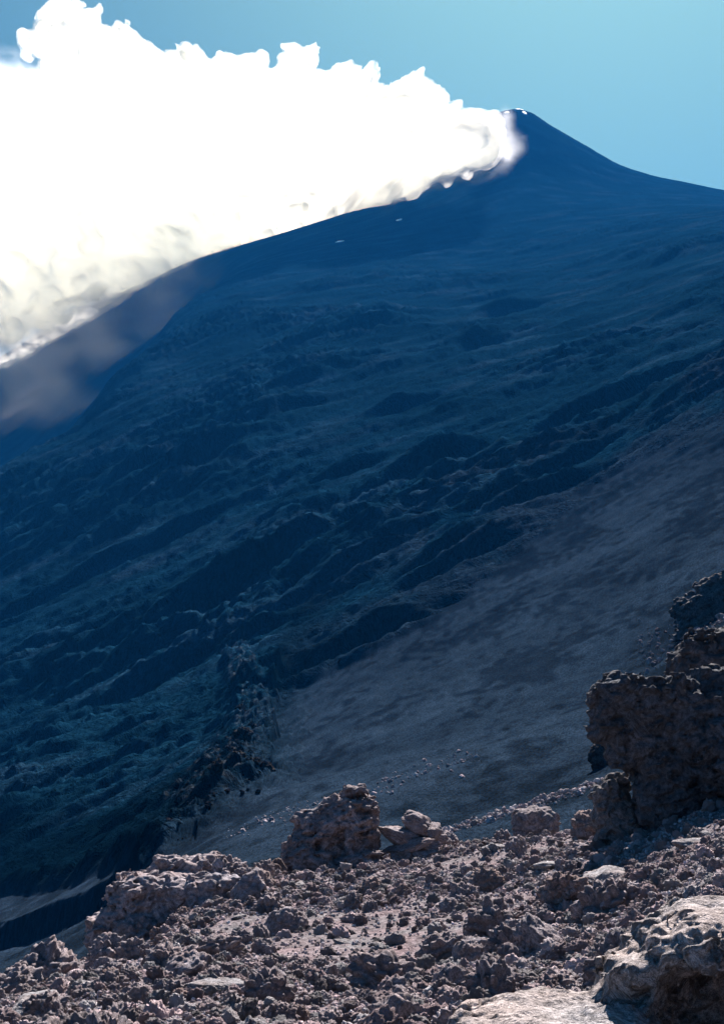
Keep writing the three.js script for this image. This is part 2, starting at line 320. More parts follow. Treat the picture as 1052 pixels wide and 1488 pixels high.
// ---------------------------------------------------------------- steam cloud
{
  const cloud = new THREE.Group();
  cloud.name = 'steam_cloud';
  tag(cloud, 'huge billowing white steam cloud pouring off the volcano summit', 'cloud');
  const depth = pchip([-900, -480, -300, -60, 60, 150, 260], [-2420, -2430, -2600, -2640, -2440, -2330, -2270]);   // where the plume stands, by x
  const outline = [[-420, 120], [-250, 90], [-120, 118], [0, 146], [42, 136], [78, 118], [58, 92], [48, 66], [60, 30], [78, 12], [112, 8], [132, 14], [150, 36], [178, 44], [196, 60], [232, 80], [262, 76], [296, 94], [314, 84], [345, 96],
    [376, 90], [405, 104], [424, 116], [420, 106], [408, 96], [412, 78], [430, 66], [454, 70], [466, 84], [460, 98], [452, 106], [456, 114], [470, 108], [490, 103], [512, 104], [540, 118], [568, 126], [600, 122], [628, 118], [644, 130], [652, 150], [676, 158], [700, 168],
    [722, 176], [731, 194], [733, 220], [720, 238], [690, 248], [655, 258], [610, 272], [580, 290], [540, 318], [440, 350], [300, 394], [170, 426], [60, 470], [-60, 520], [-420, 650]];
  const place = ([px, py]) => { const [a, t] = ray(px, py); let z = -2600; for (let q = 0; q < 3; q++) z = depth(Math.tan(a) * -z); return [Math.tan(a) * -z, EYE + t * -z / Math.cos(a)]; };
  const poly = outline.map(place);
  const lo = [-900, 380, -160], hi = [345, 1450, 160], n = [312, 268, 64], st = [0, 1, 2].map((c) => (hi[c] - lo[c]) / (n[c] - 1));
  const flat = new Float32Array(n[0] * n[1]);
  for (let j = 0; j < n[1]; j++) for (let i = 0; i < n[0]; i++) {
    const X = lo[0] + i * st[0], Y = lo[1] + j * st[1];
    let d = 1e9, odd = false;
    for (let q = 0, r = poly.length - 1; q < poly.length; r = q++) {
      const [ax, ay] = poly[r], [bx, by] = poly[q], ex = bx - ax, ey = by - ay, t = clamp(((X - ax) * ex + (Y - ay) * ey) / (ex * ex + ey * ey));
      d = Math.min(d, Math.hypot(X - ax - t * ex, Y - ay - t * ey));
      if (ay > Y !== by > Y && X < ax + (Y - ay) / (by - ay) * ex) odd = !odd;
    }
    flat[j * n[0] + i] = odd ? d : -d;
  }
  const field = new Float32Array(n[0] * n[1] * n[2]);
  for (let k = 0; k < n[2]; k++) for (let j = 0; j < n[1]; j++) for (let i = 0; i < n[0]; i++) {
    const w = lo[2] + k * st[2], d = flat[j * n[0] + i], T = 115;
    const need = Math.abs(w) < T ? -85 * Math.log(1 - Math.abs(w) / T) : 400;
    let f = d - need;
    if (Math.abs(f) < 60) {
      const X = lo[0] + i * st[0], Y = lo[1] + j * st[1], s = smooth(260, 60, X) * 0.75 + 0.25;
      const puff = (q) => 2.6 * Math.sqrt(q * q + 0.004) - 0.5;
      f += s * (20 * puff(noise(X / 66, Y / 66, w / 66)) + 13 * puff(noise(X / 31 + 4, Y / 31, w / 31))) + 4.5 * smooth(230, 100, X) * puff(noise(X / 15, Y / 15 + 7, w / 15)) - 5;
    }
    field[i + j * n[0] + k * n[0] * n[1]] = f;
  }
  const steam = (alpha) => new THREE.MeshPhysicalMaterial({ name: 'steam', color: new THREE.Color(0.905, 0.895, 0.845), roughness: 1, specularIntensity: 0, transmission: 1, thickness: 0, transparent: alpha < 1, opacity: alpha });
  const shell = (iso, part = n) => {
    const g = surfaceNets(n, lo, st, iso ? field.map((v) => v + iso) : field, part), p = g.attributes.position;
    const up = Int32Array.from({ length: p.count }, (_, q) => q), top = (q) => { while (up[q] !== q) q = up[q] = up[up[q]]; return q; }, I = g.index.array, size = new Int32Array(p.count);
    for (let q = 0; q < I.length; q += 3) { const a = top(I[q]); up[top(I[q + 1])] = a; up[top(I[q + 2])] = top(a); }
    for (let q = 0; q < p.count; q++) size[top(q)]++;
    g.setIndex([...I].filter((_, q) => size[top(I[q - q % 3])] > 3000));            // no loose crumbs
    for (let v = 0; v < p.count; v++) p.setZ(v, p.getZ(v) + depth(p.getX(v)));
    g.computeVertexNormals();
    return g;
  };
  put('billow', shell(0), steam(1), cloud);
  put('soft_edge', shell(3), steam(0.42), cloud);
  put('soft_edge', shell(7), steam(0.26), cloud);
  put('soft_edge', shell(12), steam(0.14), cloud);
  for (const [iso, alpha] of [[17, 0.26], [26, 0.22], [37, 0.18], [50, 0.12]]) {                 // the base thins out slowly over the western slope
    const g = shell(iso, [170, 200, n[2]]), p = g.attributes.position, I = g.index.array;
    g.setIndex([...I].filter((_, q) => { const v = I[q - q % 3]; return p.getX(v) < -230 && p.getY(v) < 1010 + 0.42 * (p.getX(v) + 500); }));
    put('thinning_base', g, steam(alpha), cloud);
  }
  // thin drifting steam: sheets one behind another, each with its own thickness of vapour
  const veil = (name, blobs, z0, dz, count, [x0, x1, y0, y1], cell, thick, seed) => {
    const P = [], C = [], I = [];
    for (let s = 0; s < count; s++) {
      const z = z0 - s * dz, nx = Math.ceil((x1 - x0) / cell), ny = Math.ceil((y1 - y0) / cell), first = P.length / 3, al = [];
      for (let j = 0; j <= ny; j++) for (let i = 0; i <= nx; i++) {
        const x = x0 + i * cell, y = y0 + j * cell;
        let q = 0;
        for (const [c, rx, ry, ang, str] of blobs) {
          const dx = x - c[0], dy = y - c[1], e = Math.hypot((dx * Math.cos(ang) + dy * Math.sin(ang)) / rx, (-dx * Math.sin(ang) + dy * Math.cos(ang)) / ry);
          q += str * Math.exp(-e * e * 1.2);
        }
        const zz = z + 14 * noise(x / 70, y / 70, s * 3.1 + seed);
        const tex = clamp(0.5 + 1.9 * fbm(x / 90 + seed, y / 55, zz / 160, 4) + 0.4 * fbm(x / 26, y / 20 + seed, zz / 30, 3), 0, 1.6);
        al.push(1 - Math.exp(-thick * Math.max(0, q * tex - 0.03)));
        P.push(x, y, zz); C.push(1, 1, 1, al[al.length - 1]);
      }
      for (let j = 0; j < ny; j++) for (let i = 0; i < nx; i++) {
        const a = j * (nx + 1) + i, b = a + 1, c = a + nx + 1, d = c + 1;
        if (Math.max(al[a], al[b], al[c], al[d]) < 0.004) continue;
        I.push(first + a, first + b, first + c, first + b, first + d, first + c);
      }
    }
    const g = new THREE.BufferGeometry();
    g.setAttribute('position', new THREE.Float32BufferAttribute(P, 3));
    g.setAttribute('color', new THREE.Float32BufferAttribute(C, 4));
    g.setIndex(I);
    g.computeVertexNormals();
    const m = steam(0.999); m.vertexColors = true; m.color.setRGB(0.88, 0.91, 0.95);
    return put(name, g, m, cloud);
  };
  const blob = (Z) => ([px, py, rx, ry, deg, str]) => { const a = place([px, py]), k = Z / 2650, m = Z / F; return [[a[0] * Z / -depth(a[0]), EYE + (a[1] - EYE) * Z / -depth(a[0])], rx * m, ry * m, deg * Math.PI / 180, str, k]; };
  veil('drifting_veil', [[-40, 490, 200, 30, 24, 0.5], [70, 476, 110, 24, 24, 0.4], [60, 530, 110, 30, 25, 0.3], [95, 602, 56, 22, 12, 0.42], [245, 436, 72, 18, 26, 0.5], [-10, 590, 100, 34, 10, 0.26], [150, 470, 70, 24, 24, 0.3], [30, 540, 120, 30, 25, 0.25]].map(blob(2050)), -1900, 55, 7, [-900, 0, 330, 1000], 8, 0.42, 1.5);
  veil('ragged_fringe', [[640, 254, 110, 12, 22, 0.35], [734, 205, 12, 34, 0, 0.35], [738, 228, 9, 9, 0, 0.3], [733, 180, 10, 10, 0, 0.2], [700, 234, 50, 18, 20, 0.5], [560, 282, 70, 11, 18, 0.25]].map(blob(2230)), -2190, 12, 6, [-200, 320, 780, 1150], 5, 0.4, 4.5);
  veil('fading_edge', [[20, 165, 90, 34, 10, 0.9], [-30, 145, 90, 34, 10, 0.8], [62, 128, 30, 28, 0, 0.5]].map(blob(2650)), -2560, 30, 6, [-900, -300, 950, 1400], 8, 0.4, 7.5);
  scene.add(cloud);
}
// ---------------------------------------------------------------- foreground: the rubble slope
const nearLand = new Land([
  [1.2, [-900, 3600], [526, 3600], [2000, 3600]],
  [3.2, [-900, 2300], [0, 2120], [526, 1990], [1052, 1800], [2000, 1600]],
  [5, [-900, 1900], [0, 1740], [526, 1640], [1052, 1540], [2000, 1350]],
  [8, [-900, 1680], [0, 1545], [350, 1512], [526, 1500], [875, 1450], [1052, 1405], [2000, 1200]],
  [12, [-900, 1580], [0, 1472], [350, 1440], [526, 1425], [875, 1368], [1052, 1295], [2000, 1080]],
  [18, [-900, 1590], [0, 1458], [175, 1402], [350, 1348], [526, 1335], [700, 1308], [875, 1262], [1052, 1190], [2000, 980]],
  [23, [-900, 1600], [0, 1450], [175, 1385], [270, 1318], [350, 1290], [526, 1276], [700, 1250], [875, 1212], [1052, 1140], [2000, 940]],
  [27, [-900, 1610], [0, 1454], [175, 1390], [270, 1314], [350, 1276], [526, 1262], [640, 1236], [700, 1230], [800, 1220], [875, 1202], [1052, 1125], [2000, 920]],
  [31, [-900, 1640], [0, 1475], [350, 1310], [700, 1262], [875, 1230], [1052, 1150], [2000, 930]],
  [44, [-900, 1760], [0, 1640], [526, 1480], [875, 1400], [1052, 1290], [2000, 1060]],
]);
function clinker(x, z, D) {                                             // [relief, how rubbly]
  const rub = smooth(-0.28, 0.2, fbm(x / 3.1, 0.3, z / 3.6, 3) + 0.06 - 0.2 * smooth(3, -4, x));
  let y = 0.20 * fbm(x / 2.6, 5.5, z / 2.6, 3) + 0.05 * ridged(x / 0.9, 2.5, z / 0.9, 2) * (0.4 + rub);
  if (D < 45) {
    const [a, b] = cells(x / 0.42, 0.5, z / 0.42), [c, d] = cells(x / 0.16 + 9, 0.5, z / 0.16);
    y += rub * (0.11 * (0.55 - a) + 0.05 * Math.min(0.4, b - a)) + (0.25 + 0.75 * rub) * (0.040 * (0.5 - c) + 0.012 * Math.min(0.4, d - c)) + 0.012 * fbm(x / 0.07, 1, z / 0.07, 2);
  }
  return [y, rub];
}
const groundAt = (x, z) => nearLand.height(x, z) + clinker(x, z, Math.hypot(x, z))[0];
{
  const A = angles(640, 24), R = [];
  for (let i = 0; i < 30; i++) R.push(1.2 * Math.pow(6.2 / 1.2, i / 30));
  for (let i = 0; i <= 520; i++) R.push(6.2 * Math.pow(31.5 / 6.2, i / 520));
  for (let i = 1; i <= 20; i++) R.push(31.5 * Math.pow(44 / 31.5, i / 20));
  const P = [], C = [], U = [], I = [], nA = A.length;
  for (const D of R) for (const a of A) { P.push(Math.sin(a) * D, 0, -Math.cos(a) * D); U.push(Math.sin(a) * D, -Math.cos(a) * D); }
  for (let j = 0; j < nA; j++) {
    const f = nearLand.column(A[j]);
    for (let i = 0; i < R.length; i++) {
      const k = i * nA + j, x = P[k * 3], z = P[k * 3 + 2], [y, rub] = clinker(x, z, R[i]);
      P[k * 3 + 1] = EYE + R[i] * f(Math.log(R[i])) + y;
      const t = 0.175 + 0.05 * rub + 0.04 * fbm(x / 0.8, 4.4, z / 0.8, 3) + 0.06 * fbm(x / 0.12, 8.8, z / 0.12, 2), warm = 1 + 0.25 * fbm(x / 0.6, 9.9, z / 0.6, 2);
      C[k * 3] = t * 1.05 * warm; C[k * 3 + 1] = t * 0.94; C[k * 3 + 2] = t * 0.99;
    }
  }
  for (let i = 0; i < R.length - 1; i++) for (let j = 0; j < nA - 1; j++) { const p = i * nA + j, q = p + 1, r = p + nA, s = r + 1; I.push(p, q, r, q, s, r); }
  const g = new THREE.BufferGeometry();
  for (const [n, a, s] of [['position', P, 3], ['color', C, 3], ['uv', U, 2]]) g.setAttribute(n, new THREE.Float32BufferAttribute(a, s));
  g.setIndex(I);
  g.computeVertexNormals();
  tag(put('rubble_ground', g, M.ground), 'rough purplish grey slope of lava rubble and cinders', null, null, 'structure');
}

// ---------------------------------------------------------------- rocks
function paint(g, tone, tint, spread, seed, uvk = 1) {                  // own colour of the stone, in grains and patches, and uv in metres
  const p = g.attributes.position, nr = g.attributes.normal, c = new Float32Array(p.count * 3), uv = new Float32Array(p.count * 2);
  for (let i = 0; i < p.count; i++) {
    const x = p.getX(i), y = p.getY(i), z = p.getZ(i), k = Math.max(0.25, 1 + spread * (1.3 * fbm(x / 0.3 + seed, y / 0.3, z / 0.3, 3) + 0.9 * fbm(x / 0.05, y / 0.05 + seed, z / 0.05, 2))), w = 0.16 * fbm(x / 0.4, y / 0.4, z / 0.4 + seed, 2);
    c[i * 3] = 0.95 * tone * tint[0] * k * (1 + w); c[i * 3 + 1] = 0.95 * tone * tint[1] * k; c[i * 3 + 2] = 0.95 * tone * tint[2] * k * (1 - w * 0.6);
    const nx = Math.abs(nr.getX(i)), ny = Math.abs(nr.getY(i)), nz = Math.abs(nr.getZ(i)), ax = nx > ny && nx > nz ? 0 : ny > nz ? 1 : 2;
    uv[i * 2] = (ax === 0 ? z : x) * uvk + seed * 0.37; uv[i * 2 + 1] = (ax === 1 ? z : y) * uvk + seed * 0.71;
  }
  g.setAttribute('color', new THREE.BufferAttribute(c, 3));
  g.setAttribute('uv', new THREE.BufferAttribute(uv, 2));
  return g;
}
const PURPLE = [1.05, 0.94, 0.99], BROWN = [1.16, 0.92, 0.88], GREY = [1.0, 0.97, 1.0];
function stone(seed, detail, { craggy = 0.1, facets = 0, squash = [1, 1, 1], pits = 0.06, tone = 0.16, tint = PURPLE } = {}) {   // a stone about 1 across each way
  const g0 = new THREE.IcosahedronGeometry(0.5, detail);
  g0.deleteAttribute('uv'); g0.deleteAttribute('normal');
  const g = mergeVertices(g0, 1e-5), p = g.attributes.position, r = rng(seed * 7919 + 13), planes = [], v = new THREE.Vector3(), o = seed * 3.17;
  for (let i = 0; i < facets; i++) planes.push([new THREE.Vector3(r() * 2 - 1, r() * 2 - 1, r() * 2 - 1).normalize(), 0.28 + 0.16 * r()]);
  for (let i = 0; i < p.count; i++) {
    v.fromBufferAttribute(p, i).normalize();
    let q = 0.5 + 0.2 * fbm(v.x * 1.1 + o, v.y * 1.1, v.z * 1.1, 2);
    for (const [n, d] of planes) { const c = v.dot(n); if (c > 0.05) q = Math.min(q, d / c); }
    const [a, b] = cells(v.x * 2.6 + o, v.y * 2.6, v.z * 2.6);
    q += craggy * (0.9 * (0.5 - a) + 0.5 * Math.min(0.35, b - a)) + craggy * 0.7 * fbm(v.x * 3 + o, v.y * 3, v.z * 3, 3) + pits * 0.6 * ridged(v.x * 6, v.y * 6 + o, v.z * 6, 2) + pits * 0.35 * fbm(v.x * 14, v.y * 14, v.z * 14 + o, 2);
    p.setXYZ(i, v.x * q * squash[0], v.y * q * squash[1], v.z * q * squash[2]);
  }
  g.computeVertexNormals();
  return paint(g, tone, tint, 0.55, seed);
}
// solids from soft-joined lumps: [x, y, z, half-width, half-height, half-depth, squareness 0..1]
function crag(seed, lumps, cell, { amp = 1, join = 0.12, holes = [], tone = 0.15, tint = PURPLE, porous = 0, grit = 0 } = {}) {
  const lo = [1e9, 1e9, 1e9], hi = [-1e9, -1e9, -1e9], M0 = 0.3 * amp + 0.05;
  for (const l of lumps) for (let c = 0; c < 3; c++) { lo[c] = Math.min(lo[c], l[c] - l[c + 3] - M0); hi[c] = Math.max(hi[c], l[c] + l[c + 3] + M0); }
  const n = [0, 1, 2].map((c) => Math.ceil((hi[c] - lo[c]) / cell) + 1), f = new Float32Array(n[0] * n[1] * n[2]), o = seed * 5.3;
  const one = (x, y, z, [cx, cy, cz, a, b, c, sq = 0.4]) => {
    const dx = Math.abs(x - cx) / a, dy = Math.abs(y - cy) / b, dz = Math.abs(z - cz) / c, m = Math.min(a, b, c), e = 2 + 6 * sq;
    return (Math.pow(dx ** e + dy ** e + dz ** e, 1 / e) - 1) * m;
  };
  for (let k = 0; k < n[2]; k++) for (let j = 0; j < n[1]; j++) for (let i = 0; i < n[0]; i++) {
    const x = lo[0] + i * cell, y = lo[1] + j * cell, z = lo[2] + k * cell;
    let d = 1e3;
    for (const l of lumps) { const e = one(x, y, z, l), h = clamp(0.5 + 0.5 * (e - d) / join); d = lerp(e, d, h) - join * h * (1 - h); }
    for (const l of holes) { const e = -one(x, y, z, l), h = clamp(0.5 - 0.5 * (e - d) / 0.06); d = lerp(e, d, h) + 0.06 * h * (1 - h); }
    if (Math.abs(d) < 0.3 * amp + 0.02) {
      const wx = x + 0.09 * noise(x / 0.21, y / 0.21 + o, z / 0.21), wy = y + 0.09 * noise(x / 0.23 + 5, y / 0.23, z / 0.23 + o), [a, b] = cells(wx / 0.23 + o, wy / 0.16, z / 0.23);
      d -= amp * (0.16 * fbm(x / 0.6 + o, y / 0.6, z / 0.6, 3) + 0.13 * (0.46 - a) + 0.03 * Math.min(0.3, b - a) + 0.07 * ridged(wx / 0.2, wy / 0.14, z / 0.2 + o, 3) + 0.05 * fbm(x / 0.06, wy / 0.05, z / 0.06 + o, 3));
      if (grit) d -= grit * (ridged(wx / 0.075, wy / 0.055, z / 0.075 + o, 2) + 0.9 * fbm(x / 0.032, y / 0.032 + o, z / 0.032, 2));
      if (porous) { const [c] = cells(wx / 0.12, y / 0.1 + o, z / 0.12); d += porous * amp * 0.14 * smooth(0.34, 0.1, c); }      // gas holes
    }
    f[i + j * n[0] + k * n[0] * n[1]] = -d;
  }
  return paint(surfaceNets(n, lo, [cell, cell, cell], f), tone, tint, 0.4, seed);
}
function stand(o, px, D, { turn = 0, sink = 0, y } = {}) {               // sets a thing on the slope at an azimuth and range
  const a = ray(px, 1250)[0], x = Math.sin(a) * D, z = -Math.cos(a) * D;
  o.position.set(x, y ?? groundAt(x, z) - sink, z);
  o.rotation.y = turn;
  return o;
}
const farY = (px, D) => { const a = ray(px, 1000)[0]; return farPoint(a, D, farLand.height(Math.sin(a) * D, -Math.cos(a) * D))[0]; };

// the overhanging outcrop: local x = right, y = up, z = towards the slope's near side; metres
const outcrop = put('overhanging_outcrop', crag(1, [
  [-0.50, 1.52, 0.0, 0.34, 0.32, 0.40, 0.4], [-0.68, 1.45, 0.05, 0.18, 0.32, 0.3, 0.3], [-0.32, 1.15, 0.0, 0.34, 0.4, 0.36, 0.3], [0.04, 0.70, 0.0, 0.31, 0.95, 0.36, 0.4], [0.18, 0.30, 0.05, 0.28, 0.6, 0.35, 0.3],
  [0.50, 1.10, -0.1, 0.60, 0.55, 0.5, 0.4], [1.15, 1.05, -0.1, 0.6, 0.68, 0.6, 0.4], [0.74, 0.86, 0.25, 0.34, 0.5, 0.34, 0.1], [1.2, 0.72, 0.6, 0.5, 0.5, 0.4, 0.1], [0.62, 0.95, 0.55, 0.12, 0.12, 0.14, 0], [0.95, 0.98, 0.72, 0.16, 0.14, 0.16, 0], [0.8, 0.72, 0.62, 0.14, 0.12, 0.15, 0], [-0.57, 1.86, -0.05, 0.11, 0.10, 0.12, 0], [-0.34, 1.85, 0, 0.10, 0.12, 0.11, 0], [-0.1, 1.72, 0, 0.16, 0.08, 0.2, 0],
  [0.12, 1.62, -0.1, 0.2, 0.1, 0.3, 0.1], [0.42, 1.72, -0.15, 0.2, 0.16, 0.25, 0.1], [0.82, 1.78, -0.2, 0.22, 0.26, 0.25, 0.1], [1.3, 1.7, 0.0, 0.3, 0.25, 0.3, 0.1], [0.6, 1.4, 0.25, 0.2, 0.14, 0.2, 0], [0.95, 1.3, 0.4, 0.2, 0.16, 0.2, 0], [0.7, 1.18, 0.5, 0.14, 0.12, 0.15, 0],
], 0.030, { amp: 0.95, join: 0.04, tone: 0.115, tint: [0.88, 0.96, 1.1], porous: 1, grit: 0.02 }), M.rock);
tag(stand(outcrop, 962, 20, { y: spot(950, 1190, 20).y }), 'tall dark lava outcrop with an overhanging knobbly head and a long shadow', 'rock outcrop');
tag(stand(put('lava_boulder', crag(2, [[0, 0.1, 0, 0.22, 0.42, 0.3, 0.1], [0.12, -0.15, 0.15, 0.3, 0.35, 0.3, 0.1], [0.06, 0.42, -0.1, 0.16, 0.2, 0.2, 0]], 0.022, { amp: 0.8, tone: 0.18, tint: GREY }), M.rock), 890, 20.3, { y: spot(885, 1190, 20.3).y }), 'ragged dark boulder leaning against the foot of the overhanging outcrop', 'boulder');
tag(stand(put('lava_crag', crag(3, [[0, 0.6, 0, 0.7, 1.5, 0.7, 0.6], [-0.42, 1.1, 0, 0.3, 0.75, 0.5, 0.5], [0.5, 1.9, 0, 0.5, 0.5, 0.5, 0.3]], 0.045, { amp: 1.0, tone: 0.1, tint: [0.9, 0.96, 1.08], porous: 1 }), M.rock), 1046, 28, { y: spot(1046, 1075, 28).y - 0.3 }), 'broad black lava crag behind the overhanging outcrop', 'rock outcrop');
tag(stand(put('lava_boulder', crag(4, [[0, 0.05, 0, 0.36, 0.26, 0.3, 0.3], [0.1, 0.2, -0.05, 0.18, 0.16, 0.2, 0.2], [-0.2, 0.05, 0.08, 0.2, 0.2, 0.2, 0.2]], 0.022, { amp: 0.55, tone: 0.22 }), M.rock), 780, 26.5, { y: spot(780, 1203, 26.5).y }), 'round crusty boulder alone on the crest against the grey ash', 'boulder');
tag(stand(put('clinker_dome', crag(5, [
  [0.05, 0.2, 0, 0.62, 0.6, 0.5, 0], [-0.52, -0.1, 0.1, 0.28, 0.4, 0.36, 0], [0.1, 0.66, -0.05, 0.3, 0.22, 0.3, 0.1], [0.5, 0.42, -0.05, 0.2, 0.42, 0.28, 0], [-0.3, 0.5, 0, 0.22, 0.2, 0.25, 0], [0.22, 0.98, -0.1, 0.14, 0.08, 0.12, 0.3], [-0.55, 0.5, 0.1, 0.07, 0.1, 0.08, 0], [0, -0.25, 0.35, 0.7, 0.3, 0.35, 0.3],
], 0.024, { amp: 0.85, join: 0.06, porous: 1, tone: 0.24, holes: [[0.04, 0.12, 0.52, 0.15, 0.34, 0.24, 0.1], [0.42, 0.3, 0.42, 0.07, 0.25, 0.2, 0.1], [-0.3, 0.2, 0.5, 0.08, 0.2, 0.2, 0.1]] }), M.rock), 487, 24.6, { y: spot(487, 1236, 24.6).y }), 'domed knobbly clump of clinkers with a dark hollow in its face', 'rock outcrop').scale.set(1.12, 1.0, 1.1);
{
  const pile = new THREE.Group(); pile.name = 'slab_pile'; scene.add(pile);
  tag(stand(pile, 592, 24.8, { y: spot(592, 1226, 24.8).y }), 'low pile of pale flat lava slabs beside the domed clump', 'rock pile');
  for (const [i, [x, y, z, w, h, d, rz, ry]] of [[-0.14, 0.13, 0.1, 0.62, 0.28, 0.5, -0.32, 0.2], [0.02, -0.02, 0.28, 0.74, 0.16, 0.4, 0.3, -0.3], [0.2, 0.3, -0.12, 0.6, 0.3, 0.5, -0.45, 0.5], [0.3, 0.02, 0.1, 0.44, 0.18, 0.45, -0.05, 0.1], [0.1, 0.43, -0.1, 0.3, 0.18, 0.3, -0.2, 0.8], [0.42, 0.16, -0.1, 0.3, 0.36, 0.4, -0.5, 0], [-0.1, -0.22, 0.3, 0.5, 0.34, 0.4, 0.1, 0.6], [0.32, -0.18, 0.25, 0.5, 0.26, 0.4, 0, 1.2]].entries()) {
    const s = put('slab', stone(300 + i, 16, { craggy: 0.05, facets: 9, pits: 0.03, tone: 0.27, tint: PURPLE }), M.rock, pile);
    s.position.set(x, y, z); s.scale.set(w * 1.25, h * 1.3, d * 1.2); s.rotation.set(0.15, ry, rz);
  }
}
tag(stand(put('rocky_ledge', crag(6, [
  [0, -0.1, 0, 0.85, 0.42, 0.8, 0.3], [0.1, 0.25, -0.35, 0.5, 0.22, 0.4, 0.4], [-0.55, -0.25, 0.3, 0.5, 0.36, 0.5, 0.3], [0.7, 0.06, -0.3, 0.45, 0.26, 0.45, 0.3], [0.15, 0.02, 0.5, 0.4, 0.22, 0.3, 0.2], [-0.85, -0.45, 0.55, 0.4, 0.26, 0.4, 0.2], [1.2, -0.02, -0.3, 0.35, 0.2, 0.35, 0.2],
], 0.028, { amp: 0.85, join: 0.05, porous: 1, tone: 0.32 }), M.rock), 265, 22.6, { y: spot(265, 1298, 22.6).y }), 'wide crusty lava ledge humped up along the crest of the rubble slope', 'rock outcrop');
tag(stand(put('smooth_boulder', stone(41, 26, { craggy: 0.03, facets: 8, pits: 0.02, tone: 0.15, tint: BROWN }), M.rock), 398, 23.5, { y: spot(398, 1277, 23.5).y, turn: 0.6 }), 'smooth brownish boulder standing upright between the ledge and the domed clump', 'boulder').scale.set(0.42, 0.62, 0.46);
tag(stand(put('pointed_slab', stone(42, 20, { craggy: 0.03, facets: 7, pits: 0.02, tone: 0.2, tint: GREY }), M.rock), 171, 22, { y: spot(171, 1332, 22).y, turn: 0.3 }), 'small pointed slab sticking up at the left foot of the crusty ledge', 'rock').scale.set(0.2, 0.42, 0.3);
scene.children[scene.children.length - 1].rotation.z = 0.5;
// the pale boulder close by
tag(stand(put('pale_boulder', crag(7, [
  [-0.18, -0.25, 0.0, 0.34, 0.12, 0.32, 0.3], [0.10, -0.09, -0.16, 0.16, 0.08, 0.18, 0.4], [0.24, -0.01, -0.14, 0.17, 0.08, 0.22, 0.5], [0.42, 0.05, -0.1, 0.24, 0.09, 0.28, 0.5], [0.40, -0.16, -0.36, 0.3, 0.24, 0.10, 0.5], [0.26, -0.36, 0.24, 0.42, 0.07, 0.2, 0.3], [-0.34, -0.38, 0.05, 0.3, 0.12, 0.36, 0.3], [0.1, -0.48, 0.0, 0.6, 0.12, 0.45, 0.4],
], 0.0128, { amp: 0.22, join: 0.04, porous: 0.12, grit: 0.014, tone: 0.36, tint: [1.03, 0.96, 0.94], holes: [[0.42, -0.14, 0.06, 0.37, 0.15, 0.36, 0.45]] }), M.pale), 930, 4.6, { y: spot(930, 1405, 4.6).y }), 'big pale rough boulder with a deep black hollow under its upper edge', 'boulder');

// rocks out on the ash slope
tag(stand(put('ash_slope_boulder', stone(51, 22, { craggy: 0.14, facets: 4, tone: 0.06 }), M.rock), 881, 108, { y: farY(881, 108) + 0.3 }), 'lone dark boulder on the ash slope just behind the overhanging head', 'boulder').scale.set(2.2, 2.6, 2);
const brokenCrag = tag(stand(put('lava_crag', crag(8, [[0.1, 0.1, 0, 0.8, 0.42, 0.6, 0.2], [-0.45, 0.25, 0, 0.3, 0.36, 0.4, 0.2], [0.35, 0.5, -0.2, 0.3, 0.3, 0.4, 0.2], [0.8, 0.35, 0, 0.4, 0.4, 0.4, 0.2], [0.9, -0.15, 0.4, 0.6, 0.35, 0.4, 0.2], [0.1, -0.3, 0.1, 0.9, 0.4, 0.7, 0.2]], 0.04, { amp: 1.25, join: 0.05, tone: 0.1, tint: GREY }), M.rock), 1042, 182, { y: farY(1042, 182) + 0.3 }), 'dark broken crag jutting from the upper ash slope, with pale debris round it', 'rock outcrop');
brokenCrag.scale.setScalar(4.6); brokenCrag.rotation.z = 0.42;
// jagged rocks standing along the gully and at the foot of the lava
{
  const shapes = [stone(61, 20, { craggy: 0.16, facets: 12, pits: 0.12, tone: 0.02, tint: GREY }), stone(62, 20, { craggy: 0.18, facets: 11, pits: 0.12, tone: 0.024, tint: GREY }), stone(63, 20, { craggy: 0.14, facets: 13, pits: 0.12, tone: 0.022, tint: GREY })], r = rng(31);
  for (const [px, D, size, label] of [[386, 200, 4.2, 'jagged black rock at the lowest tip of the lava gully'], [366, 207, 5.2, 'broad black rock across the mouth of the lava gully'], [344, 214, 4.2, 'squat black rock left of the broad rock in the gully mouth'], [330, 240, 4.8, 'leaning black rock where the gully bends'], [352, 262, 6.4, 'tallest black rock pinnacle in the lava gully'], [362, 292, 5.0, 'black rock above the tallest pinnacle in the gully'], [348, 330, 4.4, 'black rock in the narrow upper part of the gully'], [338, 390, 4.6, 'small black rock at the head of the lava gully'], [312, 190, 3.4, 'black rock on the front edge of the lava beside the gully']]) {
    const m = put(numbered('gully_rock'), shapes[(r() * 3) | 0], M.rock);
    stand(m, px, D, { y: farY(px, D) + size * 0.06, turn: r() * 6.28 });
    m.scale.set(size * (0.35 + 0.25 * r()), size * (0.5 + 0.5 * r()), size * (0.5 + 0.3 * r())); m.rotation.z = (r() - 0.5) * 0.9;
    tag(m, label, 'rock', 'black rocks along the lava gully');
  }
}
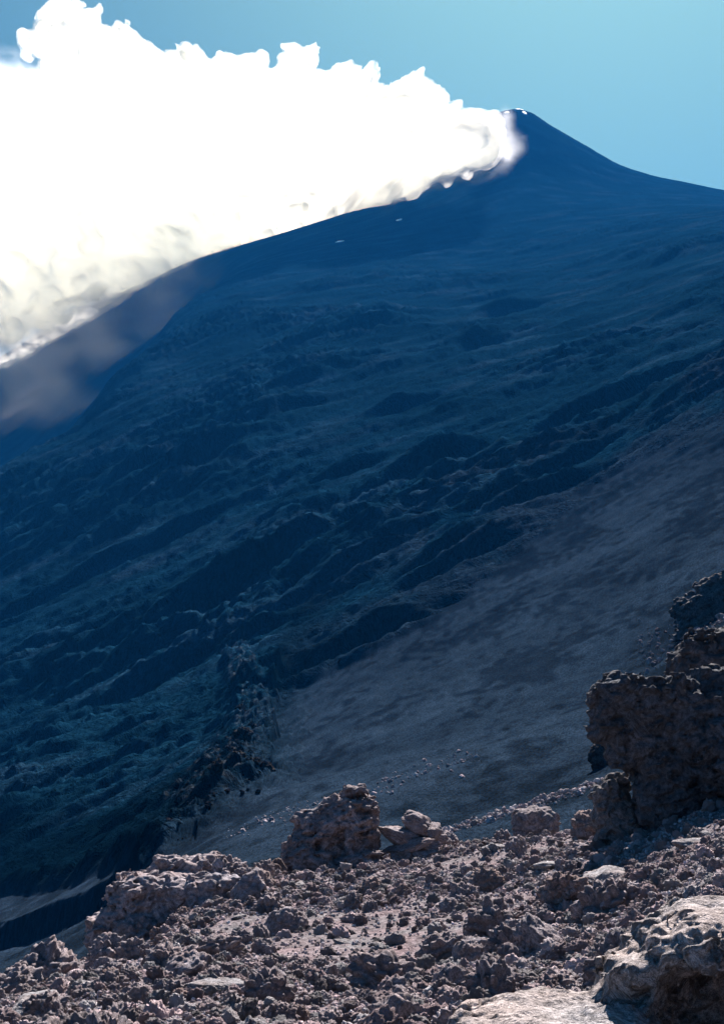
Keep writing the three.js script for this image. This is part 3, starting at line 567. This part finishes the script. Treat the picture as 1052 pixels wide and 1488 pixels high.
// bright flecks of snow high on the cone
for (const [px, D, w, d, label] of [[494, 2120, 14, 4, 'tiny white snow streak on the dark slope below the cloud, the lower of two'], [580, 2230, 9, 3, 'tiny white snow streak on the dark slope below the cloud, the upper of two'], [757, 2594, 16, 7, 'small white snow cap on the very top of the summit cone'], [738, 2560, 9, 6, 'pale snow fleck under the summit beside the cloud'], [764, 2556, 8, 7, 'pale snow fleck under the snow cap of the summit']]) {
  const a = ray(px, 300)[0], cx = Math.sin(a) * D, cz = -Math.cos(a) * D, P = [], I = [], n = 12, hy = (x, z) => farPoint(Math.atan2(x, -z), Math.hypot(x, z), farLand.height(x, z))[0];
  for (let k = 0; k < 2; k++) for (let q = 0; q <= n; q++) for (let p = 0; p <= n; p++) {
    const u = p / n * 2 - 1, v = q / n * 2 - 1, e = 1 + 0.3 * noise(px + u * 2, v * 2, 3.3), x = cx + u * Math.sqrt(1 - v * v / 2) * w * e / 2, z = cz + v * Math.sqrt(1 - u * u / 2) * d * e * 1.5, edge = Math.max(Math.abs(u), Math.abs(v));
    P.push(x, hy(x, z) + (k ? -1 : 0.9 * (1 - edge * edge) + 0.25), z);
  }
  const L = (n + 1) ** 2;
  for (let q = 0; q < n; q++) for (let p = 0; p < n; p++) { const o = q * (n + 1) + p; I.push(o, o + n + 1, o + 1, o + 1, o + n + 1, o + n + 2, L + o, L + o + 1, L + o + n + 1, L + o + 1, L + o + n + 2, L + o + n + 1); }
  const rim = [];
  for (let p = 0; p < n; p++) rim.push([p, p + 1], [n * (n + 1) + p + 1, n * (n + 1) + p], [(p + 1) * (n + 1), p * (n + 1)], [p * (n + 1) + n, (p + 1) * (n + 1) + n]);
  for (const [p, q] of rim) I.push(p, q, L + q, p, L + q, L + p);
  const g = new THREE.BufferGeometry(); g.setAttribute('position', new THREE.Float32BufferAttribute(P, 3)); g.setIndex(I); g.computeVertexNormals();
  tag(put(numbered('snow_patch'), g, M.snow), label, 'snow');
}

// countable stones on the rubble slope; landmarks to tell them apart by
const marks = [['overhanging outcrop', 962, 20], ['domed clump', 487, 24.6], ['pile of slabs', 592, 24.8], ['crusty ledge', 265, 22.6], ['pale boulder', 930, 4.6], ['round crest boulder', 780, 26.5]].map(([n, px, D]) => [n, new THREE.Vector3(Math.sin(ray(px, 1250)[0]) * D, 0, -Math.cos(ray(px, 1250)[0]) * D)]);
const kinds = [
  ['clinker_lump', 'knobbly dark clinker lump', 'clinker lumps in the rubble', (s) => stone(s, 14, { craggy: 0.24, pits: 0.16, tone: 0.27 })],
  ['angular_block', 'angular grey lava block', 'angular blocks on the rubble', (s) => stone(s, 13, { craggy: 0.10, facets: 9, pits: 0.09, tone: 0.30 })],
  ['flat_stone', 'flat pale lava stone', 'flat pale stones on the rubble', (s) => stone(s, 12, { craggy: 0.06, facets: 9, pits: 0.05, squash: [1.3, 0.42, 0.95], tone: 0.3, tint: GREY })],
  ['reddish_stone', 'reddish pitted lava stone', 'reddish stones in the rubble', (s) => stone(s, 13, { craggy: 0.16, facets: 5, pits: 0.13, tone: 0.25, tint: BROWN })],
];
{
  const r = rng(2024), shapes = kinds.map(([, , , f], i) => Array.from({ length: 5 }, (_, k) => f(100 + i * 10 + k))), spots = [];
  let tries = 0;
  while (spots.length < 300 && tries++ < 20000) {
    const D = 6.5 * Math.pow(29 / 6.5, Math.pow(r(), 0.75)), px = -10 + 1072 * r(), a = ray(px, 1300)[0], x = Math.sin(a) * D, z = -Math.cos(a) * D;
    const size = (0.14 + 0.40 * Math.pow(r(), 3.6)) * (D < 11 ? 0.62 : 1), rub = clinker(x, z, 99)[1];
    if (size * F / D < 11.5 || r() > 0.25 + 0.9 * rub) continue;
    if (px > 850 && D > 18.5 && D < 22) continue;
    if (px > 760 && D < 6.2) continue;
    if (spots.some((q) => Math.hypot(q[0] - x, q[1] - z) < (q[2] + size) * 0.42)) continue;
    spots.push([x, z, size]);
    const w = r(), k = w < 0.5 ? 0 : w < 0.76 ? 1 : w < 0.88 ? 2 : 3, [name, label, group] = kinds[k];
    const m = put(numbered(name), shapes[k][(r() * 5) | 0], M.rock);
    m.position.set(x, groundAt(x, z) + size * (k === 2 ? 0.06 : 0.16), z);
    m.scale.set(size * (0.85 + 0.4 * r()), size * (0.75 + 0.4 * r()), size * (0.85 + 0.4 * r()));
    m.rotation.set((r() - 0.5) * (k === 2 ? 0.6 : 3), r() * 6.28, (r() - 0.5) * (k === 2 ? 0.6 : 3));
    const near = marks.map(([n, q]) => [Math.hypot(q.x - x, q.z - z), n]).sort((u, v) => u[0] - v[0]), big = size > 0.36 ? 'large ' : size < 0.21 ? 'small ' : '';
    tag(m, near[0][0] < 2.2 ? `${big}${label} beside the ${near[0][1]}` : `${big}${label} between the ${near[0][1]} and the ${near[1][1]}`, 'rock', group);
  }
}
// what nobody could count: cinders and small rubble, and the stony streaks on the ash
function scatter(name, label, geometry, count, seed, where, tone, material = M.gravel) {
  const r = rng(seed), m = new THREE.InstancedMesh(geometry, material, count), o = new THREE.Object3D(), c = new THREE.Color();
  for (let i = 0; i < count; i++) {
    const [x, y, z, s] = where(r);
    o.position.set(x, y, z); o.rotation.set(r() * 6.28, r() * 6.28, r() * 6.28); o.scale.set(s * (0.7 + 0.6 * r()), s * (0.6 + 0.5 * r()), s * (0.7 + 0.6 * r())); o.updateMatrix();
    m.setMatrixAt(i, o.matrix);
    const t = tone * (0.45 + 1.15 * r() * r() + 0.2 * r()), w = 1 + 0.25 * (r() - 0.4);
    m.setColorAt(i, c.setRGB(t * 1.05 * w, t * 0.94, t * 0.99));
  }
  m.name = name; m.castShadow = m.receiveShadow = true;
  scene.add(m);
  return tag(m, label, null, null, 'stuff');
}
const bit = stone(400, 7, { craggy: 0.22, facets: 6, pits: 0.2 }), crumb = stone(401, 2, { craggy: 0.2, facets: 5 });
bit.deleteAttribute('color'); crumb.deleteAttribute('color');
const strewn = (lo, hi, pow) => (r) => {
  for (;;) {
    const D = 6 * Math.pow(30 / 6, Math.pow(r(), 0.7)), a = ray(-25 + 1102 * r(), 1300)[0], x = Math.sin(a) * D, z = -Math.cos(a) * D;
    if (r() > 0.12 + clinker(x, z, 99)[1]) continue;
    const s = lo + (hi - lo) * Math.pow(r(), pow);
    return [x, groundAt(x, z) + s * 0.2, z, s];
  }
};
scatter('small_rubble', 'small lava rubble strewn over the near slope', bit, 9000, 5, strewn(0.035, 0.16, 3.0), 0.29, M.bit);
scatter('cinders', 'fine cinders strewn over the near slope', crumb, 70000, 6, strewn(0.012, 0.05, 1.8), 0.28);
const along = (pts, width, lo, hi) => (r) => {
  const t = r() * (pts.length - 1), i = Math.floor(t), f = t - i, px = lerp(pts[i][0], pts[i + 1][0], f) + (r() - 0.5) * 8, D = lerp(pts[i][1], pts[i + 1][1], f) + (r() + r() + r() - 1.5) * width, s = lo + (hi - lo) * Math.pow(r(), 4);
  const a = ray(px, 1100)[0];
  return [Math.sin(a) * D, farY(px, D) + s * 0.15, -Math.cos(a) * D, s];
};
scatter('streak_of_stones', 'streak of pale stones running across the grey ash slope', crumb, 480, 7, along([[625, 93], [700, 96], [760, 98], [820, 97], [880, 96]], 3.0, 0.08, 0.6), 0.26);
scatter('scattered_debris', 'pale debris scattered below the crag on the upper ash slope', crumb, 300, 8, along([[1075, 176], [1040, 165], [1010, 172], [960, 186], [930, 200]], 26, 0.12, 0.8), 0.2);
scatter('distant_stones', 'thin band of pale stones low on the ash slope', crumb, 320, 9, along([[330, 150], [420, 150], [520, 140], [600, 160], [700, 150]], 16, 0.12, 0.6), 0.3);
scatter('gully_rubble', 'dark rubble lying along the rocky gully and lava front', crumb, 160, 10, along([[210, 172], [300, 182], [380, 196], [350, 235], [340, 270], [356, 320], [345, 420]], 7, 0.2, 1.0), 0.02);
renderer.render(scene, camera);
